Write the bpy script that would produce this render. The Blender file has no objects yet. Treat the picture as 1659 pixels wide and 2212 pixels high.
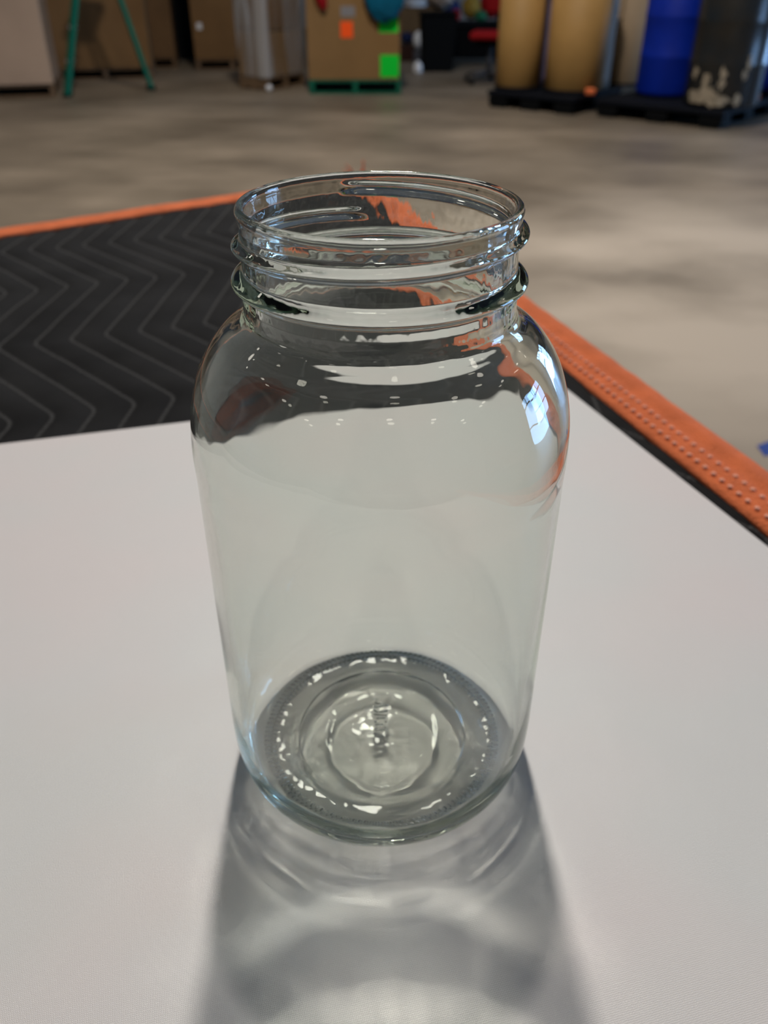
import bpy, bmesh, math, random
from mathutils import Vector, Matrix, noise
R = math.radians
PI = math.pi
random.seed(7)
scene = bpy.context.scene
COL = scene.collection
FLOOR = -0.85          # floor height; z = 0 is the top of the white board on the work table
CEIL = 5.6

# ------------------------------------------------------------------ camera
cam_d = bpy.data.cameras.new('camera')
cam = bpy.data.objects.new('camera', cam_d)
COL.objects.link(cam)
cam.location = (0, 0, 0.273)
cam.rotation_euler = (R(90 - 33.5), R(0.0), 0)
cam_d.sensor_fit = 'VERTICAL'
cam_d.sensor_height = 36
cam_d.sensor_width = 27
cam_d.lens = 1790 / 2212 * 36
cam_d.clip_start = 0.02
cam_d.clip_end = 200
cam_d.dof.use_dof = True
cam_d.dof.focus_distance = 0.235
cam_d.dof.aperture_fstop = 13.5
scene.camera = cam

# ------------------------------------------------------------------ view, world
vs = scene.view_settings
vs.view_transform = 'Standard'
vs.look = 'None'
vs.gamma = 1
vs.use_curve_mapping = False
vs.exposure = 0.0
cy = scene.cycles
cy.max_bounces = 40
cy.transmission_bounces = 36
cy.glossy_bounces = 36
cy.diffuse_bounces = 4
cy.transparent_max_bounces = 8
cy.caustics_refractive = True
cy.caustics_reflective = True
cy.blur_glossy = 0.0
cy.sample_clamp_indirect = 20.0
cy.use_denoising = True
cy.use_guiding = True
cy.use_surface_guiding = True
world = bpy.data.worlds.new('world')
scene.world = world
world.use_nodes = True
wbg = world.node_tree.nodes['Background']
wbg.inputs[0].default_value = (0.75, 0.85, 1.0, 1)
wbg.inputs[1].default_value = 1.0

# ------------------------------------------------------------------ lamps
JAR = Vector((-0.0012, 0.240, 0.0))


def area_lamp(name, loc, target, size, watts, color, shape='DISK', size_y=None):
    d = bpy.data.lights.new(name, 'AREA')
    d.shape = shape
    d.size = size
    if size_y:
        d.size_y = size_y
    d.energy = watts
    d.color = color
    o = bpy.data.objects.new(name, d)
    COL.objects.link(o)
    o.location = loc
    o.rotation_euler = (Vector(target) - Vector(loc)).to_track_quat('-Z', 'Y').to_euler()
    return o


def radiance_watts(L, area):
    return L * math.pi * area


# the two nearest high bay lamps, ahead of the table: they throw the jar's shadow towards the viewer
kh = CEIL - 0.5


def lamp_spot(el, az):
    d = kh / math.tan(R(el))
    return (JAR.x + d * math.sin(R(az)), JAR.y + d * math.cos(R(az)), kh)


KEYS = [(lamp_spot(68.0, -1.0), 0.22, 400, (1.0, 0.95, 0.89)),
        (lamp_spot(48.0, -2.0), 0.44, 760, (1.0, 0.94, 0.88))]
LAMP_POS = []
for i in range(-2, 3):
    for j in range(-1, 4):
        LAMP_POS.append((i * 3.2 + 0.6, j * 3.2 - 1.6, CEIL - 0.5))
# door openings in the right wall let blue daylight in
DOORS = [(2.0, 4.7), (9.2, 12.0)]    # y ranges
DOOR_L = 11.0


# ------------------------------------------------------------------ helpers
def tag(o, label=None, cat=None, group=None, kind=None):
    if label: o['label'] = label
    if cat: o['category'] = cat
    if group: o['group'] = group
    if kind: o['kind'] = kind
    return o


def empty(name, loc=(0, 0, 0), rz=0, label=None, cat=None, group=None, rx=0, ry=0):
    o = bpy.data.objects.new(name, None)
    o.empty_display_size = 0.05
    COL.objects.link(o)
    o.location = loc
    o.rotation_euler = (rx, ry, rz)
    tag(o, label, cat, group)
    return o


def link(name, bm, mat, parent=None, smooth=False, loc=None, rz=None):
    me = bpy.data.meshes.new(name)
    bmesh.ops.recalc_face_normals(bm, faces=bm.faces)
    bm.to_mesh(me)
    bm.free()
    if mat: me.materials.append(mat)
    if smooth:
        for p in me.polygons: p.use_smooth = True
    o = bpy.data.objects.new(name, me)
    COL.objects.link(o)
    if parent: o.parent = parent
    if loc is not None: o.location = loc
    if rz is not None: o.rotation_euler = (0, 0, rz)
    return o


def box(bm, c, s, rot=None, bevel=0.0, seg=1):
    r = bmesh.ops.create_cube(bm, size=1.0)
    vsx = r['verts']
    bmesh.ops.scale(bm, vec=s, verts=vsx)
    if bevel > 0:
        es = list({e for v in vsx for e in v.link_edges})
        rb = bmesh.ops.bevel(bm, geom=es, offset=bevel, segments=seg, affect='EDGES', profile=0.5)
        vsx = [v for v in rb['verts']] + [v for v in vsx if v.is_valid]
        vsx = list({v for v in vsx if v.is_valid})
    if rot is not None:
        bmesh.ops.rotate(bm, cent=(0, 0, 0), matrix=rot, verts=vsx)
    bmesh.ops.translate(bm, vec=c, verts=vsx)
    return vsx


def lathe(bm, prof, n=48, closed=False, center=(0, 0, 0)):
    rings = []
    cx, cy_, cz = center
    for r, z in prof:
        if r < 1e-6:
            rings.append([bm.verts.new((cx, cy_, cz + z))])
        else:
            rings.append([bm.verts.new((cx + r * math.cos(2 * PI * k / n), cy_ + r * math.sin(2 * PI * k / n), cz + z)) for k in range(n)])
    pairs = list(zip(rings[:-1], rings[1:]))
    if closed: pairs.append((rings[-1], rings[0]))
    for a, b in pairs:
        for k in range(n):
            k2 = (k + 1) % n
            if len(a) == 1 and len(b) == 1: continue
            if len(a) == 1: bm.faces.new((a[0], b[k], b[k2]))
            elif len(b) == 1: bm.faces.new((a[k], a[k2], b[0]))
            else: bm.faces.new((a[k], a[k2], b[k2], b[k]))
    return rings


def tube(bm, pts, r, n=8):
    pts = [Vector(p) for p in pts]
    rings = []
    for i, p in enumerate(pts):
        d = (pts[min(i + 1, len(pts) - 1)] - pts[max(i - 1, 0)]).normalized()
        a = d.orthogonal().normalized() if abs(d.z) > 0.9 else d.cross(Vector((0, 0, 1))).normalized()
        b = d.cross(a).normalized()
        rr = r[i] if isinstance(r, (list, tuple)) else r
        rings.append([bm.verts.new(p + a * rr * math.cos(2 * PI * k / n) + b * rr * math.sin(2 * PI * k / n)) for k in range(n)])
    for a, b in zip(rings[:-1], rings[1:]):
        for k in range(n):
            bm.faces.new((a[k], a[(k + 1) % n], b[(k + 1) % n], b[k]))
    bm.faces.new(rings[0]); bm.faces.new(rings[-1])


def blob(bm, c, s, seed=0, amp=0.12, freq=3.0, sub=4):
    r = bmesh.ops.create_icosphere(bm, subdivisions=sub, radius=1.0)
    off = Vector((seed * 3.1, seed * 7.7, seed * 1.3))
    for v in r['verts']:
        n_ = v.co.normalized()
        k = 1 + amp * noise.noise(n_ * freq + off) + amp * 0.5 * noise.noise(n_ * freq * 2.7 + off)
        v.co = Vector((n_.x * s[0] * k, n_.y * s[1] * k, n_.z * s[2] * k)) + Vector(c)
    return r['verts']


# ------------------------------------------------------------------ materials
def mat(name, color, rough=0.6, metal=0.0, spec=0.25, noise_amt=0.0, noise_scale=8.0, color2=None, bump=0.0, bump_scale=60.0, coat=0.0, stretch=(1, 1, 1), alpha=1.0, transmission=0.0, ior=1.45):
    m = bpy.data.materials.new(name)
    m.use_nodes = True
    nt = m.node_tree
    N = nt.nodes
    L = nt.links
    b = N['Principled BSDF']
    b.inputs['Base Color'].default_value = (*color, 1)
    b.inputs['Roughness'].default_value = rough
    b.inputs['Metallic'].default_value = metal
    b.inputs['Specular IOR Level'].default_value = spec
    b.inputs['Coat Weight'].default_value = coat
    b.inputs['Alpha'].default_value = alpha
    b.inputs['Transmission Weight'].default_value = transmission
    b.inputs['IOR'].default_value = ior
    tc = N.new('ShaderNodeTexCoord')
    mp = N.new('ShaderNodeMapping')
    mp.inputs['Scale'].default_value = stretch
    L.new(tc.outputs['Object'], mp.inputs[0])
    if noise_amt > 0:
        nz = N.new('ShaderNodeTexNoise')
        nz.inputs['Scale'].default_value = noise_scale
        nz.inputs['Detail'].default_value = 6
        L.new(mp.outputs[0], nz.inputs['Vector'])
        rp = N.new('ShaderNodeValToRGB')
        c2 = color2 or tuple(c * (1 - noise_amt) for c in color)
        rp.color_ramp.elements[0].position = 0.35
        rp.color_ramp.elements[1].position = 0.68
        rp.color_ramp.elements[0].color = (*c2, 1)
        rp.color_ramp.elements[1].color = (*color, 1)
        L.new(nz.outputs[0], rp.inputs[0])
        L.new(rp.outputs[0], b.inputs['Base Color'])
    if bump > 0:
        nb = N.new('ShaderNodeTexNoise')
        nb.inputs['Scale'].default_value = bump_scale
        nb.inputs['Detail'].default_value = 4
        L.new(mp.outputs[0], nb.inputs['Vector'])
        bp = N.new('ShaderNodeBump')
        bp.inputs['Strength'].default_value = bump
        bp.inputs['Distance'].default_value = 0.01
        L.new(nb.outputs[0], bp.inputs['Height'])
        L.new(bp.outputs[0], b.inputs['Normal'])
    return m


M = {}
M['card'] = mat('cardboard', (0.17, 0.092, 0.036), 0.85, noise_amt=0.18, noise_scale=3)
M['card_b'] = mat('cardboard_mid_brown', (0.22, 0.125, 0.048), 0.85, noise_amt=0.12, noise_scale=3)  # a slightly paler brown board than the plain cardboard
M['card_g'] = mat('cardboard_pale', (0.38, 0.27, 0.19), 0.8, noise_amt=0.15, noise_scale=2)
M['card_d'] = mat('cardboard_dark', (0.15, 0.085, 0.04), 0.9, noise_amt=0.2, noise_scale=3)
M['fibre'] = mat('fibre_drum', (0.33, 0.19, 0.060), 0.6, noise_amt=0.12, noise_scale=4)
M['fibre_pale'] = mat('fibre_drum_pale', (0.27, 0.19, 0.11), 0.6, noise_amt=0.12, noise_scale=4)
M['blue'] = mat('blue_plastic', (0.001, 0.018, 0.27), 0.5, noise_amt=0.15)
M['dark'] = mat('dark_plastic', (0.011, 0.014, 0.016), 0.26, spec=0.5, noise_amt=0.3, color2=(0.018, 0.016, 0.013), noise_scale=6)
M['black'] = mat('black_plastic', (0.003, 0.0035, 0.004), 0.8, spec=0.1)
M['black_rim'] = mat('black_pallet_plastic', (0.004, 0.005, 0.008), 0.75, spec=0.12)
M['blackfab'] = mat('black_fabric', (0.003, 0.003, 0.003), 0.95, spec=0.05)
M['wood'] = mat('pallet_wood', (0.16, 0.10, 0.055), 0.85, noise_amt=0.3, noise_scale=6, stretch=(1, 6, 6))
M['green_wood'] = mat('green_painted_pallet', (0.004, 0.11, 0.060), 0.6, noise_amt=0.25)
M['ladder'] = mat('green_fibreglass', (0.001, 0.12, 0.075), 0.6)
M['metal'] = mat('aluminium', (0.45, 0.45, 0.47), 0.35, metal=1.0)
M['yellow'] = mat('yellow_label', (0.45, 0.38, 0.05), 0.6)
M['greylab'] = mat('grey_label', (0.22, 0.23, 0.26), 0.6)
M['white'] = mat('white_paper', (0.62, 0.62, 0.62), 0.7)
M['greypaper'] = mat('grey_shipping_label', (0.20, 0.19, 0.19), 0.8)
M['brightwhite'] = mat('bright_white_plastic', (0.85, 0.82, 0.78), 0.6)
M['orange_st'] = mat('orange_sticker', (0.95, 0.09, 0.008), 0.6)
M['green_st'] = mat('green_sticker', (0.0, 0.60, 0.035), 0.6)
M['teal'] = mat('teal_cloth', (0.0, 0.10, 0.18), 0.9, noise_amt=0.25, noise_scale=5)
M['red'] = mat('red_cloth', (0.26, 0.002, 0.005), 0.8, noise_amt=0.2)
M['navy'] = mat('navy_cloth', (0.010, 0.018, 0.07), 0.9)
M['brown'] = mat('dark_brown', (0.03, 0.012, 0.008), 0.8)
M['mustard'] = mat('mustard_cloth', (0.20, 0.13, 0.02), 0.8)
M['green_cloth'] = mat('green_cloth', (0.01, 0.09, 0.04), 0.8)
M['lilac'] = mat('lilac_sheet', (0.25, 0.22, 0.36), 0.3)
M['scrap'] = mat('paper_scrap', (0.30, 0.25, 0.18), 0.85, noise_amt=0.4, noise_scale=20)
M['greyplast'] = mat('grey_plastic', (0.05, 0.05, 0.055), 0.7)
M['greycloth'] = mat('grey_bag', (0.24, 0.195, 0.16), 0.7, noise_amt=0.2)
M['bluetape'] = mat('blue_tape', (0.03, 0.06, 0.24), 0.55)
M['wall'] = mat('painted_wall', (0.34, 0.32, 0.29), 0.9, noise_amt=0.1, noise_scale=1.5)
M['ceil'] = mat('ceiling_paint', (0.42, 0.41, 0.39), 0.9, noise_amt=0.08, noise_scale=1.0)
M['trim'] = mat('grey_steel', (0.16, 0.17, 0.18), 0.5)
M['table'] = mat('table_laminate', (0.24, 0.2, 0.15), 0.5, noise_amt=0.2)
M['orange'] = mat('orange_binding', (0.84, 0.20, 0.068), 0.8, noise_amt=0.22, noise_scale=45, bump=0.5, bump_scale=500)
M['stitch'] = mat('pale_thread', (1.0, 0.50, 0.36), 0.9)


def stretch_film():
    m = bpy.data.materials.new('stretch_film')
    m.use_nodes = True
    nt = m.node_tree; N = nt.nodes; L = nt.links
    N.remove(N['Principled BSDF'])
    out = N['Material Output']
    tr = N.new('ShaderNodeBsdfTransparent')
    tr.inputs[0].default_value = (0.93, 0.94, 0.95, 1)
    gl = N.new('ShaderNodeBsdfGlossy')
    gl.inputs[0].default_value = (0.9, 0.92, 1.0, 1)
    gl.inputs['Roughness'].default_value = 0.25
    df = N.new('ShaderNodeBsdfDiffuse')
    df.inputs[0].default_value = (0.55, 0.56, 0.58, 1)
    a = N.new('ShaderNodeMixShader'); a.inputs[0].default_value = 0.4
    b = N.new('ShaderNodeMixShader')
    tc = N.new('ShaderNodeTexCoord')
    mp = N.new('ShaderNodeMapping'); mp.inputs['Scale'].default_value = (7, 7, 0.7)
    nz = N.new('ShaderNodeTexNoise'); nz.inputs['Scale'].default_value = 1.6
    rp = N.new('ShaderNodeMapRange')
    rp.inputs['From Min'].default_value = 0.42; rp.inputs['From Max'].default_value = 0.72
    rp.inputs['To Min'].default_value = 0.05; rp.inputs['To Max'].default_value = 0.75
    L.new(tc.outputs['Object'], mp.inputs[0]); L.new(mp.outputs[0], nz.inputs['Vector'])
    L.new(nz.outputs[0], rp.inputs['Value'])
    L.new(gl.outputs[0], a.inputs[2]); L.new(df.outputs[0], a.inputs[1])
    L.new(tr.outputs[0], b.inputs[1]); L.new(a.outputs[0], b.inputs[2])
    L.new(rp.outputs[0], b.inputs[0]); L.new(b.outputs[0], out.inputs[0])
    return m


M['film'] = stretch_film()
M['filmfold'] = mat('bunched_film', (0.42, 0.40, 0.38), 0.35, alpha=0.55)


def concrete():
    m = bpy.data.materials.new('polished_concrete')
    m.use_nodes = True
    nt = m.node_tree; N = nt.nodes; L = nt.links
    b = N['Principled BSDF']
    b.inputs['Roughness'].default_value = 0.34
    tc = N.new('ShaderNodeTexCoord')
    mp = N.new('ShaderNodeMapping')
    mp.inputs['Rotation'].default_value = (0, 0, R(28))
    mp.inputs['Scale'].default_value = (0.8, 1.15, 1)
    L.new(tc.outputs['Object'], mp.inputs[0])
    n1 = N.new('ShaderNodeTexNoise'); n1.inputs['Scale'].default_value = 1.1; n1.inputs['Detail'].default_value = 7; n1.inputs['Roughness'].default_value = 0.55
    L.new(mp.outputs[0], n1.inputs['Vector'])
    r1 = N.new('ShaderNodeValToRGB')
    e = r1.color_ramp.elements
    e[0].position = 0.30; e[0].color = (0.105, 0.083, 0.058, 1)
    e[1].position = 0.72; e[1].color = (0.26, 0.208, 0.152, 1)
    k = r1.color_ramp.elements.new(0.5); k.color = (0.175, 0.14, 0.10, 1)
    L.new(n1.outputs[0], r1.inputs[0])
    n2 = N.new('ShaderNodeTexNoise'); n2.inputs['Scale'].default_value = 3.0; n2.inputs['Detail'].default_value = 3
    mp2 = N.new('ShaderNodeMapping'); mp2.inputs['Rotation'].default_value = (0, 0, R(-40)); mp2.inputs['Scale'].default_value = (0.25, 2.2, 1)
    L.new(tc.outputs['Object'], mp2.inputs[0]); L.new(mp2.outputs[0], n2.inputs['Vector'])
    r2 = N.new('ShaderNodeMapRange'); r2.inputs['From Min'].default_value = 0.58; r2.inputs['From Max'].default_value = 0.72
    r2.inputs['To Min'].default_value = 0.0; r2.inputs['To Max'].default_value = 0.30
    L.new(n2.outputs[0], r2.inputs['Value'])
    mx = N.new('ShaderNodeMix'); mx.data_type = 'RGBA'
    L.new(r2.outputs[0], mx.inputs['Factor']); L.new(r1.outputs[0], mx.inputs['A'])
    mx.inputs['B'].default_value = (0.085, 0.07, 0.052, 1)
    # pool of light right of the table, painted into the slab colour as a paler patch
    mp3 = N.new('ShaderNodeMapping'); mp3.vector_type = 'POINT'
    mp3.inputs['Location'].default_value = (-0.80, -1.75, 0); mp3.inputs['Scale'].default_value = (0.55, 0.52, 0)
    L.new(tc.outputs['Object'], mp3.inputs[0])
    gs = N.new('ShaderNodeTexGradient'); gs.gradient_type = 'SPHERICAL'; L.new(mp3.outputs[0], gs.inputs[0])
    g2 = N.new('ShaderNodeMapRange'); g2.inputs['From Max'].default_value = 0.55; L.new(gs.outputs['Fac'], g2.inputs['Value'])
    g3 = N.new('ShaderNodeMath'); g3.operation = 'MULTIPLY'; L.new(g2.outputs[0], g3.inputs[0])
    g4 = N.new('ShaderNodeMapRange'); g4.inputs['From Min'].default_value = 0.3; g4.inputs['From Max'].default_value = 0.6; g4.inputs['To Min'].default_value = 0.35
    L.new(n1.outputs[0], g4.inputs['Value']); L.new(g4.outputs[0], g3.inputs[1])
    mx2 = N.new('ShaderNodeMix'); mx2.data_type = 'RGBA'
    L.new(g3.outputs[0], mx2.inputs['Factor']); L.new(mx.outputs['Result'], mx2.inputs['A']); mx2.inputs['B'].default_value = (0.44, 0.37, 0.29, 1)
    L.new(mx2.outputs['Result'], b.inputs['Base Color'])
    rr = N.new('ShaderNodeMapRange'); rr.inputs['To Min'].default_value = 0.36; rr.inputs['To Max'].default_value = 0.6
    b.inputs['Specular IOR Level'].default_value = 0.35
    L.new(n1.outputs[0], rr.inputs['Value']); L.new(rr.outputs[0], b.inputs['Roughness'])
    return m


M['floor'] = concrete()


def board_mat():
    m = bpy.data.materials.new('white_board')
    m.use_nodes = True
    nt = m.node_tree; N = nt.nodes; L = nt.links
    b = N['Principled BSDF']
    b.inputs['Roughness'].default_value = 0.42
    b.inputs['Specular IOR Level'].default_value = 0.4
    tc = N.new('ShaderNodeTexCoord')
    n1 = N.new('ShaderNodeTexNoise'); n1.inputs['Scale'].default_value = 7; n1.inputs['Detail'].default_value = 2
    L.new(tc.outputs['Object'], n1.inputs['Vector'])
    r1 = N.new('ShaderNodeValToRGB')
    e = r1.color_ramp.elements
    e[0].position = 0.4; e[0].color = (0.70, 0.70, 0.68, 1)
    e[1].position = 0.62; e[1].color = (0.74, 0.69, 0.67, 1)
    L.new(n1.outputs[0], r1.inputs[0]); L.new(r1.outputs[0], b.inputs['Base Color'])
    # fine woven print: two crossed wave bands
    hs = []
    for rot, sc in ((R(-15), 3420.0), (R(75), 3000.0)):
        mp = N.new('ShaderNodeMapping'); mp.inputs['Rotation'].default_value = (0, 0, rot)
        L.new(tc.outputs['Object'], mp.inputs[0])
        w = N.new('ShaderNodeTexWave'); w.inputs['Scale'].default_value = sc / 6.0
        w.inputs['Distortion'].default_value = 2.6; w.inputs['Detail'].default_value = 1; w.inputs['Detail Scale'].default_value = 2.0
        L.new(mp.outputs[0], w.inputs['Vector'])
        hs.append(w)
    ad = N.new('ShaderNodeMath'); ad.operation = 'MULTIPLY'
    L.new(hs[0].outputs['Fac'], ad.inputs[0]); L.new(hs[1].outputs['Fac'], ad.inputs[1])
    bp = N.new('ShaderNodeBump'); bp.inputs['Strength'].default_value = 0.45; bp.inputs['Distance'].default_value = 0.00012
    L.new(ad.outputs[0], bp.inputs['Height']); L.new(bp.outputs[0], b.inputs['Normal'])
    return m


M['board'] = board_mat()


def blanket_mat():
    # UV.y = quilt line coordinate (a stitched seam at each whole number), UV.x = metres along the seam
    m = bpy.data.materials.new('quilted_black_fabric')
    m.use_nodes = True
    nt = m.node_tree; N = nt.nodes; L = nt.links
    b = N['Principled BSDF']
    b.inputs['Roughness'].default_value = 0.85
    b.inputs['Specular IOR Level'].default_value = 0.12
    tc = N.new('ShaderNodeTexCoord')
    sx = N.new('ShaderNodeSeparateXYZ')
    L.new(tc.outputs['UV'], sx.inputs[0])
    fr = N.new('ShaderNodeMath'); fr.operation = 'PINGPONG'; fr.inputs[1].default_value = 0.5
    L.new(sx.outputs[1], fr.inputs[0])
    lt = N.new('ShaderNodeMapRange'); lt.inputs['From Min'].default_value = 0.025; lt.inputs['From Max'].default_value = 0.065
    lt.inputs['To Min'].default_value = 1.0; lt.inputs['To Max'].default_value = 0.0
    L.new(fr.outputs[0], lt.inputs['Value'])
    da = N.new('ShaderNodeMath'); da.operation = 'PINGPONG'; da.inputs[1].default_value = 0.0022
    L.new(sx.outputs[0], da.inputs[0])
    db = N.new('ShaderNodeMapRange'); db.inputs['From Min'].default_value = 0.0004; db.inputs['From Max'].default_value = 0.0009
    db.inputs['To Min'].default_value = 0.3; db.inputs['To Max'].default_value = 1.0
    L.new(da.outputs[0], db.inputs['Value'])
    mu = N.new('ShaderNodeMath'); mu.operation = 'MULTIPLY'
    L.new(lt.outputs[0], mu.inputs[0]); L.new(db.outputs[0], mu.inputs[1])
    nz = N.new('ShaderNodeTexNoise'); nz.inputs['Scale'].default_value = 14; nz.inputs['Detail'].default_value = 5
    L.new(tc.outputs['Object'], nz.inputs['Vector'])
    rp = N.new('ShaderNodeValToRGB')
    rp.color_ramp.elements[0].color = (0.007, 0.007, 0.0075, 1); rp.color_ramp.elements[0].position = 0.35
    rp.color_ramp.elements[1].color = (0.016, 0.016, 0.0165, 1); rp.color_ramp.elements[1].position = 0.7
    L.new(nz.outputs[0], rp.inputs[0])
    mx = N.new('ShaderNodeMix'); mx.data_type = 'RGBA'
    L.new(mu.outputs[0], mx.inputs['Factor']); L.new(rp.outputs[0], mx.inputs['A'])
    mx.inputs['B'].default_value = (0.055, 0.055, 0.055, 1)
    L.new(mx.outputs['Result'], b.inputs['Base Color'])
    nb = N.new('ShaderNodeTexNoise'); nb.inputs['Scale'].default_value = 900; nb.inputs['Detail'].default_value = 2
    L.new(tc.outputs['Object'], nb.inputs['Vector'])
    bp = N.new('ShaderNodeBump'); bp.inputs['Strength'].default_value = 0.4; bp.inputs['Distance'].default_value = 0.0006
    L.new(nb.outputs[0], bp.inputs['Height']); L.new(bp.outputs[0], b.inputs['Normal'])
    return m


M['blanket'] = blanket_mat()


def glass_mat():
    m = bpy.data.materials.new('clear_glass')
    m.use_nodes = True
    nt = m.node_tree; N = nt.nodes; L = nt.links
    N.remove(N['Principled BSDF'])
    g = N.new('ShaderNodeBsdfGlass')
    g.inputs['Color'].default_value = (0.950, 0.961, 0.944, 1)
    g.inputs['Roughness'].default_value = 0.0
    g.inputs['IOR'].default_value = 1.5
    L.new(g.outputs[0], N['Material Output'].inputs[0])
    return m


M['glass'] = glass_mat()

# ------------------------------------------------------------------ room shell
X0, X1, Y0, Y1 = -9.0, 9.0, -5.0, 20.0


def struct(name, bm, m):
    return tag(link(name, bm, m), kind='structure')


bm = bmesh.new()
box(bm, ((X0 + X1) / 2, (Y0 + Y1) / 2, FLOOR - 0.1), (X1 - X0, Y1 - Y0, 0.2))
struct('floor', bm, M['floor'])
bm = bmesh.new()
box(bm, ((X0 + X1) / 2, (Y0 + Y1) / 2, CEIL + 0.1), (X1 - X0 + .4, Y1 - Y0 + .4, 0.2))
struct('ceiling', bm, M['ceil'])
H = CEIL - FLOOR
bm = bmesh.new(); box(bm, (0, Y1 + 0.1, FLOOR + H / 2), (X1 - X0 + .4, 0.2, H)); struct('wall_back', bm, M['wall'])
bm = bmesh.new(); box(bm, (0, Y0 - 0.1, FLOOR + H / 2), (X1 - X0 + .4, 0.2, H)); struct('wall_front', bm, M['wall'])
bm = bmesh.new(); box(bm, (X0 - 0.1, (Y0 + Y1) / 2, FLOOR + H / 2), (0.2, Y1 - Y0, H)); struct('wall_left', bm, M['wall'])
# right wall with its door openings
DZ1 = FLOOR + 3.4
bm = bmesh.new()
ys = [Y0] + [v for d in DOORS for v in d] + [Y1]
for a, b_ in zip(ys[::2], ys[1::2]):
    box(bm, (X1 + 0.1, (a + b_) / 2, FLOOR + H / 2), (0.2, b_ - a, H))
for a, b_ in DOORS:
    box(bm, (X1 + 0.1, (a + b_) / 2, (DZ1 + CEIL) / 2), (0.2, b_ - a, CEIL - DZ1))
struct('wall_right', bm, M['wall'])
for n_, (a, b_) in enumerate(DOORS):
    bm = bmesh.new()
    w = b_ - a
    for yy in (a + 0.05, b_ - 0.05):
        box(bm, (X1 + 0.04, yy, (FLOOR + DZ1) / 2), (0.12, 0.10, DZ1 - FLOOR))
    for zz in (DZ1 - 0.05, FLOOR + 2.55, FLOOR + 1.25):
        box(bm, (X1 + 0.04, (a + b_) / 2, zz), (0.12, w, 0.12))
    for yy in (a + w / 3, a + 2 * w / 3):
        box(bm, (X1 + 0.04, yy, FLOOR + 2.95), (0.10, 0.08, 0.8))
    struct('door_%d' % (n_ + 1), bm, M['trim'])
    area_lamp('daylight', (X1 + 0.18, (a + b_) / 2, (FLOOR + DZ1) / 2), (0, (a + b_) / 2, (FLOOR + DZ1) / 2),
              w, radiance_watts(DOOR_L, w * (DZ1 - FLOOR)), (0.28, 0.55, 1.0), 'RECTANGLE', DZ1 - FLOOR)

# ceiling lamps
LAMP_L = 6.5


def lamp_housing_bm():
    bm = bmesh.new()
    lathe(bm, [(0.02, 0.34), (0.05, 0.30), (0.09, 0.26), (0.10, 0.14), (0.16, 0.10), (0.30, 0.02), (0.31, 0.0), (0.29, 0.01), (0.15, 0.085), (0.0, 0.10)], 24)
    tube(bm, [(0, 0, 0.33), (0, 0, 0.5)], 0.012, 6)
    return bm


house_me = None


def ceiling_lamp(loc, L, size, color):
    global house_me
    e = empty('ceiling_lamp', loc, 0, 'round high bay lamp hanging from the warehouse ceiling', 'lamp', 'high bay lamps under the ceiling')
    if house_me is None:
        h = link('housing', lamp_housing_bm(), M['trim'], e, smooth=True)
        house_me = h.data
    else:
        h = bpy.data.objects.new('housing', house_me)
        COL.objects.link(h); h.parent = e
    l = area_lamp('bulb_light', (loc[0], loc[1], loc[2] - 0.01), (loc[0], loc[1], loc[2] - 1), size, radiance_watts(L, PI * size * size / 4), color, 'DISK')
    return e


for kp, ks, kl, kc in KEYS:
    ceiling_lamp(kp, kl, ks, kc)
for p in LAMP_POS:
    if min((Vector(p) - Vector(k[0])).length for k in KEYS) < 1.2: continue
    ceiling_lamp(p, LAMP_L, 0.42, (1.0, 0.93, 0.82))

# ------------------------------------------------------------------ work table under the blanket
KC = Vector((-0.044, 1.368))
RD = Vector((0.3047, -0.9525))                   # along the right edge, towards the viewer
LDv = Vector((-0.8176, -0.5757))                 # along the far edge, to the left
NR = Vector((0.9525, 0.3047))                    # outwards of the right edge
NF = Vector((-0.5757, 0.8176))                   # outwards of the far edge
LEN_R, LEN_F = 1.75, 1.35


def at(a, b_, z):                                  # a along far edge, b along right edge
    p = KC + LDv * a + RD * b_
    return Vector((p.x, p.y, z))


tbl = empty('work_table', (at(LEN_F / 2, LEN_R / 2, FLOOR)), 0, 'work table standing under the quilted black blanket', 'table')
o0 = tbl.location.copy()
bm = bmesh.new()
cs = [at(0.03, 0.03, 0), at(LEN_F - 0.03, 0.03, 0), at(LEN_F - 0.03, LEN_R - 0.03, 0), at(0.03, LEN_R - 0.03, 0)]
lo = [bm.verts.new((c.x - o0.x, c.y - o0.y, -0.055 - o0.z)) for c in cs]
hi = [bm.verts.new((c.x - o0.x, c.y - o0.y, -0.0155 - o0.z)) for c in cs]
bm.faces.new(lo); bm.faces.new(hi)
for k in range(4): bm.faces.new((lo[k], lo[(k + 1) % 4], hi[(k + 1) % 4], hi[k]))
bmesh.ops.bevel(bm, geom=list(bm.edges), offset=0.003, segments=2, affect='EDGES')
link('table_top', bm, M['table'], tbl)
for a, b_ in ((0.16, 0.16), (LEN_F - 0.16, 0.16), (LEN_F - 0.16, LEN_R - 0.16), (0.16, LEN_R - 0.16)):
    p = at(a, b_, 0) - o0
    bm = bmesh.new()
    zt = -0.055 - o0.z
    box(bm, (p.x, p.y, zt / 2 + 0.01), (0.045, 0.045, zt - 0.02), bevel=0.004)
    box(bm, (p.x, p.y, 0.01), (0.06, 0.06, 0.02), bevel=0.004)
    link('leg', bm, M['trim'], tbl)

# ------------------------------------------------------------------ quilted blanket
BZ = -0.0075                                     # mean height of its top
AX = Vector((0.353, -0.936)); BX = Vector((0.936, 0.353))
PER, AMP, PITCH = 0.309, 0.069, 0.0298
U0, S0 = -0.9165, 0.0249


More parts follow.
